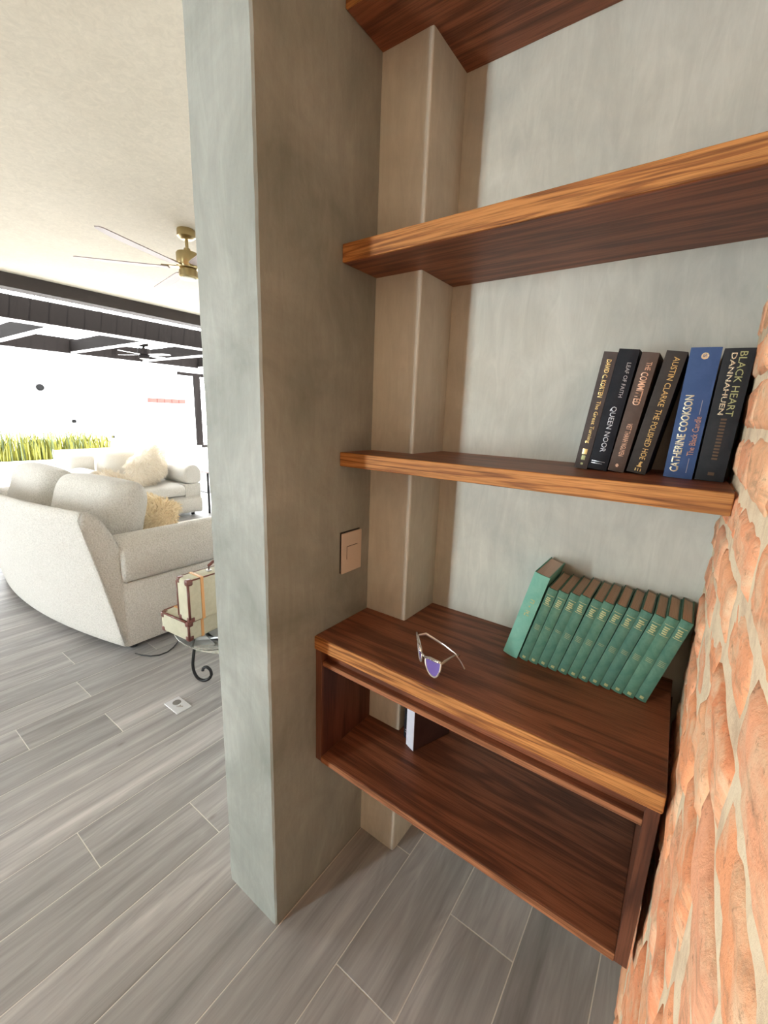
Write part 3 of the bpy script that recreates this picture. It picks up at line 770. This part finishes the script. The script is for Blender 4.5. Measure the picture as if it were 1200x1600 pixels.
cushion('back_cushion', (-5.50, 2.10, .50), (-.22, .03, -PI / 2 + .06), .98, .26, .52, 'cushion', 'white back cushion behind the cream fur pillow on the far sofa', group='loose back cushions', p=5)
cushion('back_cushion', (-5.60, 1.47, .50), (-.22, 0, -PI / 2 - .05), .36, .22, .47, 'cushion', 'white back cushion at the left of the far sofa', group='loose back cushions', p=5)
fur_pillow((-5.26, 2.24, .50), (-.28, .50, -PI / 2 + .15), .52, .20, .50, 'fur_cream', 'cream fur pillow standing on the far sofa', 3400, .07, 2)
fur_pillow((-2.50, .80, .48), (-.40, .15, .30), .44, .18, .40, 'fur_yellow', 'golden fur pillow beside the near cushion of the front sofa', 2600, .035, 3)
fur_pillow((-3.22, .80, .565), (-.5, .1, .3), .46, .16, .42, 'fur_cream', 'white fur pillow behind the near cushion of the front sofa', 2600, .06, 4)

# rug between the sofas
tag(MB().box(-4.72, -2.6, 1.45, 3.4, .0005, .012, .004).build('rug', 'rug'), 'pale woven rug on the floor between the two sofas', 'rug')

# glass side table with scroll legs
tb = empty('scroll_leg_table', (-1.22, .81, 0)); tag(tb, 'round glass side table with black wrought iron scroll legs', 'table')
MB().lathe([(.395, .304), (.400, .306), (.400, .310), (.395, .312)], (-1.22, .81, 0), 64).build('glass_top', 'glass', tb, smooth=math.radians(40))
def scroll(ang):
    ca, sa = math.cos(ang), math.sin(ang); P = []
    # (radial, height): from under the glass, down, then curling up
    prof = [(.19, .297), (.215, .27), (.255, .20), (.285, .13), (.300, .075), (.293, .035), (.270, .012), (.238, .009), (.212, .024), (.200, .052), (.208, .080), (.228, .090), (.243, .080), (.243, .066)]
    return prof
def leg(ang, nm='leg'):
    prof = [(.30, .297), (.310, .22), (.322, .15), (.328, .10), (.322, .055), (.303, .022), (.272, .010), (.240, .022), (.220, .050), (.224, .082), (.244, .098), (.264, .090), (.270, .072)]
    d = Vector((math.cos(ang), math.sin(ang), 0))
    # catmull-rom
    pts = []
    for i in range(len(prof) - 1):
        p0, p1, p2, p3 = prof[max(i - 1, 0)], prof[i], prof[i + 1], prof[min(i + 2, len(prof) - 1)]
        for q in range(4):
            t = q / 4
            f = lambda a, b2, c, d_: .5 * (2 * b2 + (c - a) * t + (2 * a - 5 * b2 + 4 * c - d_) * t * t + (3 * b2 - a - 3 * c + d_) * t ** 3)
            pts.append((f(p0[0], p1[0], p2[0], p3[0]), f(p0[1], p1[1], p2[1], p3[1])))
    pts.append(prof[-1])
    base = Vector((-1.22, .81, 0))
    # the scroll stands in a plane turned away from the radius
    tan = Vector((-d.y, d.x, 0))
    path = [base + d * .30 + (d * math.cos(2.3) + tan * math.sin(2.3)) * (.30 - r) * 1.0 + Vector((0, 0, h)) for r, h in pts]
    MB().tube(path, .0085, 10).build(nm, 'black_iron', tb, smooth=True)
for a in (-1.80, -1.80 + 2 * PI / 3, -1.80 + 4 * PI / 3): leg(a)
MB().tube([(-1.22 + .235 * math.cos(a), .81 + .235 * math.sin(a), .284) for a in [2 * PI * k / 36 for k in range(38)]], .008, 8, cap=False).build('ring', 'black_iron', tb, smooth=True)

def suitcase(loc, rz, L_, Wd, H, label, upright):
    """local: x length centred, y width from 0, z height from 0"""
    e = empty('vintage_suitcase', loc, (0, 0, rz)); tag(e, label, 'suitcase', 'stacked vintage suitcases')
    MB().box(-L_ / 2, L_ / 2, 0, Wd, 0, H, .012, 3).build('body', 'canvas', e, local=True, smooth=math.radians(50))
    for sx in (-1, 1):
        for sy in (0, 1):
            for szz in (0, 1):
                cx, cyy, cz = sx * (L_ / 2), sy * Wd, szz * H
                c = .032
                b = MB().box(min(cx, cx - sx * c) - (.002 if sx < 0 else 0), max(cx, cx - sx * c) + (.002 if sx > 0 else 0),
                             (cyy - .002 if sy == 0 else cyy - c), (cyy + c if sy == 0 else cyy + .002),
                             (cz - .0005 if szz == 0 else cz - c), (cz + c if szz == 0 else cz + .002), .008, 2)
                b.build('corner_guard', 'leather', e, local=True, smooth=math.radians(50))
    # leather edge strips along the edges
    r = .007
    b = MB()
    if upright:
        for sx in (-1, 1):
            for yy in (0, Wd): b.tube([(sx * (L_ / 2 - .003), yy + (.003 if yy == 0 else -.003), .02), (sx * (L_ / 2 - .003), yy + (.003 if yy == 0 else -.003), H - .02)], r, 6)
        for yy in (.003, Wd - .003): b.tube([(-L_ / 2 + .02, yy, H - .003), (L_ / 2 - .02, yy, H - .003)], r * .6, 6)
    else:
        for yy in (.003, Wd - .003): b.tube([(-L_ / 2 + .02, yy, H - .003), (L_ / 2 - .02, yy, H - .003)], r, 6)
        for sx in (-1, 1):
            xx = sx * (L_ / 2 - .003)
            b.tube([(xx, .02, H - .003), (xx, Wd - .02, H - .003)], r, 6); b.tube([(xx, .003, .02), (xx, .003, H - .02)], r, 6)
    b.build('edge_binding', 'leather', e, local=True, smooth=True)
    for sx in (-1, 1):
        x0 = sx * L_ * .31
        MB().box(x0 - .009, x0 + .009, -.003, Wd + .003, .001, H + .003, .002).build('strap', 'tan', e, local=True)
    if upright:
        hd = [(-.055, Wd / 2, H + .002), (-.052, Wd / 2, H + .03), (-.03, Wd / 2, H + .045), (.03, Wd / 2, H + .045), (.052, Wd / 2, H + .03), (.055, Wd / 2, H + .002)]
        h_ = MB().tube(hd, .009, 8).build('handle', 'leather', e, local=True, smooth=True)
        for sx in (-1, 1): MB().box(sx * .055 - .012, sx * .055 + .012, Wd / 2 - .014, Wd / 2 + .014, H, H + .008, .002).build('handle_mount', 'steel', h_, local=True)
    return e
suitcase((-1.225, .655, .3125), PI / 2 + .10, .44, .24, .112, 'cream suitcase with oxblood corners lying flat on the glass table', False)
suitcase((-1.185, .645, .4275), PI / 2 + .02, .42, .105, .235, 'cream suitcase with tan straps standing upright on the flat suitcase', True)

# floor outlet
fo = empty('floor_outlet', (-1.18, .338, 0), (0, 0, .0)); tag(fo, 'square steel floor outlet plate set in the tiles', 'floor outlet')
MB().box(-.064, .064, -.040, .040, .0, .005, .0015).build('plate', 'plate', fo, local=True)
MB().lathe([(.021, .0048), (.021, .0062), (.018, .0064)], (-.022, .006, 0), 24).build('cap', 'dull', fo, local=True)
MB().tube([(.008, -.012, .006), (.022, -.004, .008), (.034, .008, .006)], .003, 6).tube([(.014, .006, .006), (.022, -.004, .0075)], .0025, 6).build('latch', 'dull', fo, local=True)
# lamp cord under the sofa
cu = [(-1.845, .425, .006), (-1.80, .44, .005), (-1.745, .47, .005), (-1.715, .51, .005), (-1.712, .56, .005), (-1.735, .61, .005), (-1.775, .66, .005), (-1.84, .70, .005)]
tag(MB().tube(cu, .0035, 6).build('lamp_cord', 'black', smooth=True), 'thin black cord curling out from under the front sofa', 'cord')
# small adapter on the far floor
ad = empty('power_adapter', (-4.60, .345, 0), (0, 0, .5)); tag(ad, 'small black power adapter on the floor at the left edge', 'adapter')
MB().box(-.075, .03, -.04, .04, 0, .075, .008, 2).build('body', 'black', ad, local=True)
MB().box(.03, .055, -.03, .03, .01, .06, .004).build('plug_face', 'steel', ad, local=True)
for yy in (-.012, .012): MB().box(.055, .085, yy - .003, yy + .003, .03, .04).build('prong', 'steel', ad, local=True)
# metal side table beside the far sofa
st = empty('side_table', (-5.15, 3.06, 0)); tag(st, 'slim black metal side table beside the far sofa', 'table')
MB().box(-5.40, -4.92, 2.86, 3.26, .60, .618, .003).build('table_top', 'blade', st)
for xx in (-5.385, -4.935):
    for yy in (2.875, 3.245): MB().box(xx - .012, xx + .012, yy - .012, yy + .012, 0, .60).build('leg', 'black_iron', st)
MB().box(-5.385, -4.935, 2.87, 3.25, .30, .312).build('lower_shelf', 'black_iron', st)

# ceiling fans
def fan(loc, drop, R, nb, a0, label, body_mat, blade_mat, scale=1.0, name='ceiling_fan'):
    e = empty(name, loc); tag(e, label, 'ceiling fan', 'ceiling fans')
    MB().lathe([(.062 * scale, 0), (.066 * scale, -.008), (.066 * scale, -.05), (.045 * scale, -.066), (.016, -.07)], (0, 0, 0), 28).build('canopy', body_mat, e, local=True, smooth=math.radians(35))
    MB().lathe([(.0125, -.06), (.0125, -drop + .10), (.024, -drop + .095), (.026, -drop + .06)], (0, 0, 0), 14).build('downrod', body_mat, e, local=True, smooth=math.radians(35))
    MB().lathe([(.03, -drop + .075), (.075 * scale, -drop + .065), (.082 * scale, -drop + .055), (.082 * scale, -drop - .035), (.075 * scale, -drop - .045), (.055, -drop - .048)], (0, 0, 0), 28).build('motor_housing', body_mat, e, local=True, smooth=math.radians(35))
    lk = MB().lathe([(.055, -drop - .045), (.066 * scale, -drop - .055), (.070 * scale, -drop - .105), (.064 * scale, -drop - .115)], (0, 0, 0), 28).build('light_kit', body_mat, e, local=True, smooth=math.radians(35))
    MB().lathe([(.058 * scale, -drop - .112), (.056 * scale, -drop - .120), (.03, -drop - .124)], (0, 0, 0), 24).build('light_lens', 'frosted', lk, local=True)
    for k in range(nb):
        a = a0 + 2 * PI * k / nb; d = Vector((math.cos(a), math.sin(a), 0)); t = Vector((-math.sin(a), math.cos(a), 0))
        zb = -drop - .045
        rings = []
        for r, wd in ((.14, .042), (.20, .048), (R * .6, .052), (R * .82, .053), (R * .97, .036), (R, .018)):
            off = .02 * max(0, (r - R * .8) / (R * .2))
            ring = []
            for s_, hh in ((-1, -.003), (1, -.003), (1, .003), (-1, .003)):
                p = d * r + t * (s_ * wd + off) + Vector((0, 0, zb + -s_ * wd * .12 + hh))
                ring.append(p)
            rings.append(ring)
        bl = MB().loft(rings).build('blade', blade_mat, e, local=True)
        MB().loft([[d * r + t * (s_ * .016) + Vector((0, 0, zb + .008 + hh)) for s_, hh in ((-1, 0), (1, 0), (1, .006), (-1, .006))] for r in (.05, .19)]).build('blade_arm', body_mat, bl, local=True)
    return e
fan((-2.585, 1.375, ZCEIL), .225, .77, 6, math.radians(-72), 'brass ceiling fan with dark blades on the cream ceiling', 'brass', 'blade')

# ================================================================== TERRACE
tag(MB().box(-5.5, -5.30, -5.1, 8, 2.70, ZCEIL).build('trim_1', 'header'), 'dark header beam along the open side of the room', kind='structure')
tag(MB().box(-14, -5.34, -6, 9, -.12, -.0005).build('floor_terrace', 'floor'), 'sunlit terrace floor', kind='structure')
pg = empty('pergola', (-7.5, 2, 0)); tag(pg, 'dark steel pergola with louvred roof over the terrace', 'pergola')
def beam(x0, x1, y0, y1, z0, z1, strip):
    o = MB().box(x0, x1, y0, y1, z0, z1).build('beam', 'dark_beam', pg)
    if strip: MB().box(x0 - .005, x1 + .005, y0, y1, z0 - .022, z0).build('bottom_flange', 'strip', o)
beam(-6.30, -6.20, -4, 7.5, 2.515, 2.79, True)
beam(-9.25, -9.15, -4, 7.5, 2.475, 2.74, False)
for yy in (-2.2, -.95, .35, 1.60, 2.80, 4.12, 5.4): beam(-9.15, -6.30, yy - .04, yy + .04, 2.50, 2.70, True)
for yy in (-3.9, 7.4):
    MB().box(-9.26, -9.14, yy - .06, yy + .06, 0, 2.475).build('post', 'dark_beam', pg)
MB().box(-9.15, -6.30, 3.51, 3.59, 2.70, 2.74).build('fan_mount', 'dark_beam', pg)
lm = MB().box(-1.86, 1.86, -.05, .05, -.006, .006).mesh('louver'); lm.materials.append(M['strip'])
for k in range(54):
    o = bpy.data.objects.new('louver', lm); COL.objects.link(o); o.parent = pg
    o.location = Vector((-7.38, -3.4 + .2 * k, 2.85)) - org(pg); o.rotation_euler = (1.35, 0, 0)
fan((-7.95, 3.55, 2.70), .17, .58, 4, .35, 'small dark ceiling fan under the terrace pergola', 'dark_beam', 'strip', 1.35)
# garden wall, planter and its grass
tag(MB().box(-13.0, -12.7, -8, 12, 0, 3.0).build('wall_garden', 'white_wall'), 'sunlit white garden wall', kind='structure')
pl = empty('planter', (-12.1, 0, 0)); tag(pl, 'long low white planter at the foot of the garden wall', 'planter')
MB().box(-11.62, -11.5, -5, 9, 0, .21, .01).build('planter_wall', 'white_wall', pl)
MB().box(-12.69, -11.62, -5, 9, 0, .09).build('soil', 'soil', pl)
rn = random.Random(5)
def grass(name, mat, n, label, yr, hr):
    b = MB()
    for _ in range(n):
        y = rn.uniform(*yr); x = rn.uniform(-12.4, -11.7); h = rn.uniform(*hr); a = rn.uniform(0, 2 * PI); l = rn.uniform(.02, .32) * h
        d = Vector((math.cos(a), math.sin(a), 0)); s = Vector((-d.y, d.x, 0)) * rn.uniform(.008, .016)
        base = Vector((x, y, .085)); m1 = base + d * l * .25 + Vector((0, 0, h * .6)); t = base + d * l + Vector((0, 0, h))
        v = b.verts([base - s, base + s, m1 + s, m1 - s, t]); b.bm.faces.new(v[:4]); b.bm.faces.new((v[3], v[2], v[4]))
    return tag(b.build(name, mat), label, 'plant', kind='stuff')
grass('planter_grass', 'grass', 2600, 'yellow-green strappy grass filling the planter', (-3, 4.35), (.4, .92))
grass('planter_grass', 'grass2', 700, 'grey-green grass blades mixed into the planter', (-3, 3.9), (.5, .98))
# fittings on the garden wall
def wall_disc(y, z, r, label):
    e = empty('wall_lamp', (-12.7, y, z)); tag(e, label, 'wall lamp', 'small lamps on the garden wall')
    b = MB(); n = 20
    rings = [[(x_, rr * math.cos(2 * PI * k / n), rr * math.sin(2 * PI * k / n)) for k in range(n)] for x_, rr in ((0, r * .6), (.05, r * .6), (.05, r), (.09, r), (.10, r * .9))]
    b.loft(rings).build('lamp_housing', 'grey', e, local=True)
    b = MB(); b.loft([[(x_, r * .7 * math.cos(2 * PI * k / n), r * .7 * math.sin(2 * PI * k / n)) for k in range(n)] for x_ in (.098, .106)]).build('lamp_lens', 'grey', e, local=True)
wall_disc(3.19, 1.905, .085, 'larger round grey lamp high on the white garden wall')
wall_disc(3.83, 1.085, .05, 'small round grey lamp low on the garden wall above the grass')
wall_disc(4.74, .66, .04, 'smallest grey lamp on the garden wall right of the grass')
rc = empty('coping_ledge', (-12.6, 6.35, 1.72)); tag(rc, 'short red tiled ledge on the white garden wall', 'ledge')
for k in range(5):
    MB().box(-12.7, -12.55, 5.80 + k * .225, 6.015 + k * .225, 1.66, 1.79, .006).build('tile', 'red_tile', rc)
# window frame with blind at the terrace end
wn = tag(MB().box(-9.02, -8.95, 5.13, 5.27, .66, 2.26).build('window_1', 'dark_beam'), 'dark window frame with blind slats at the terrace end', kind='structure')
MB().box(-9.02, -8.95, 4.75, 7.0, 2.26, 2.33).build('window_frame', 'dark_beam', wn)
MB().box(-9.02, -8.95, 5.26, 7.0, .60, .66).build('window_sill', 'dark_beam', wn)
sm = MB().box(-.03, .03, -.85, .85, -.002, .002).mesh('blind_slat'); sm.materials.append(M['strip'])
for k in range(28):
    o = bpy.data.objects.new('blind_slat', sm); COL.objects.link(o); o.parent = wn; o.location = (-8.985, 6.12, .70 + .055 * k); o.rotation_euler = (0, .6, 0)
tag(MB().box(-9.05, -8.9, 5.0, 7.2, 0, .60).build('wall_low', 'white_wall'), 'low white wall under the terrace window', kind='structure')
sc.cycles.max_bounces = 10; sc.cycles.diffuse_bounces = 6; sc.cycles.sample_clamp_indirect = 6
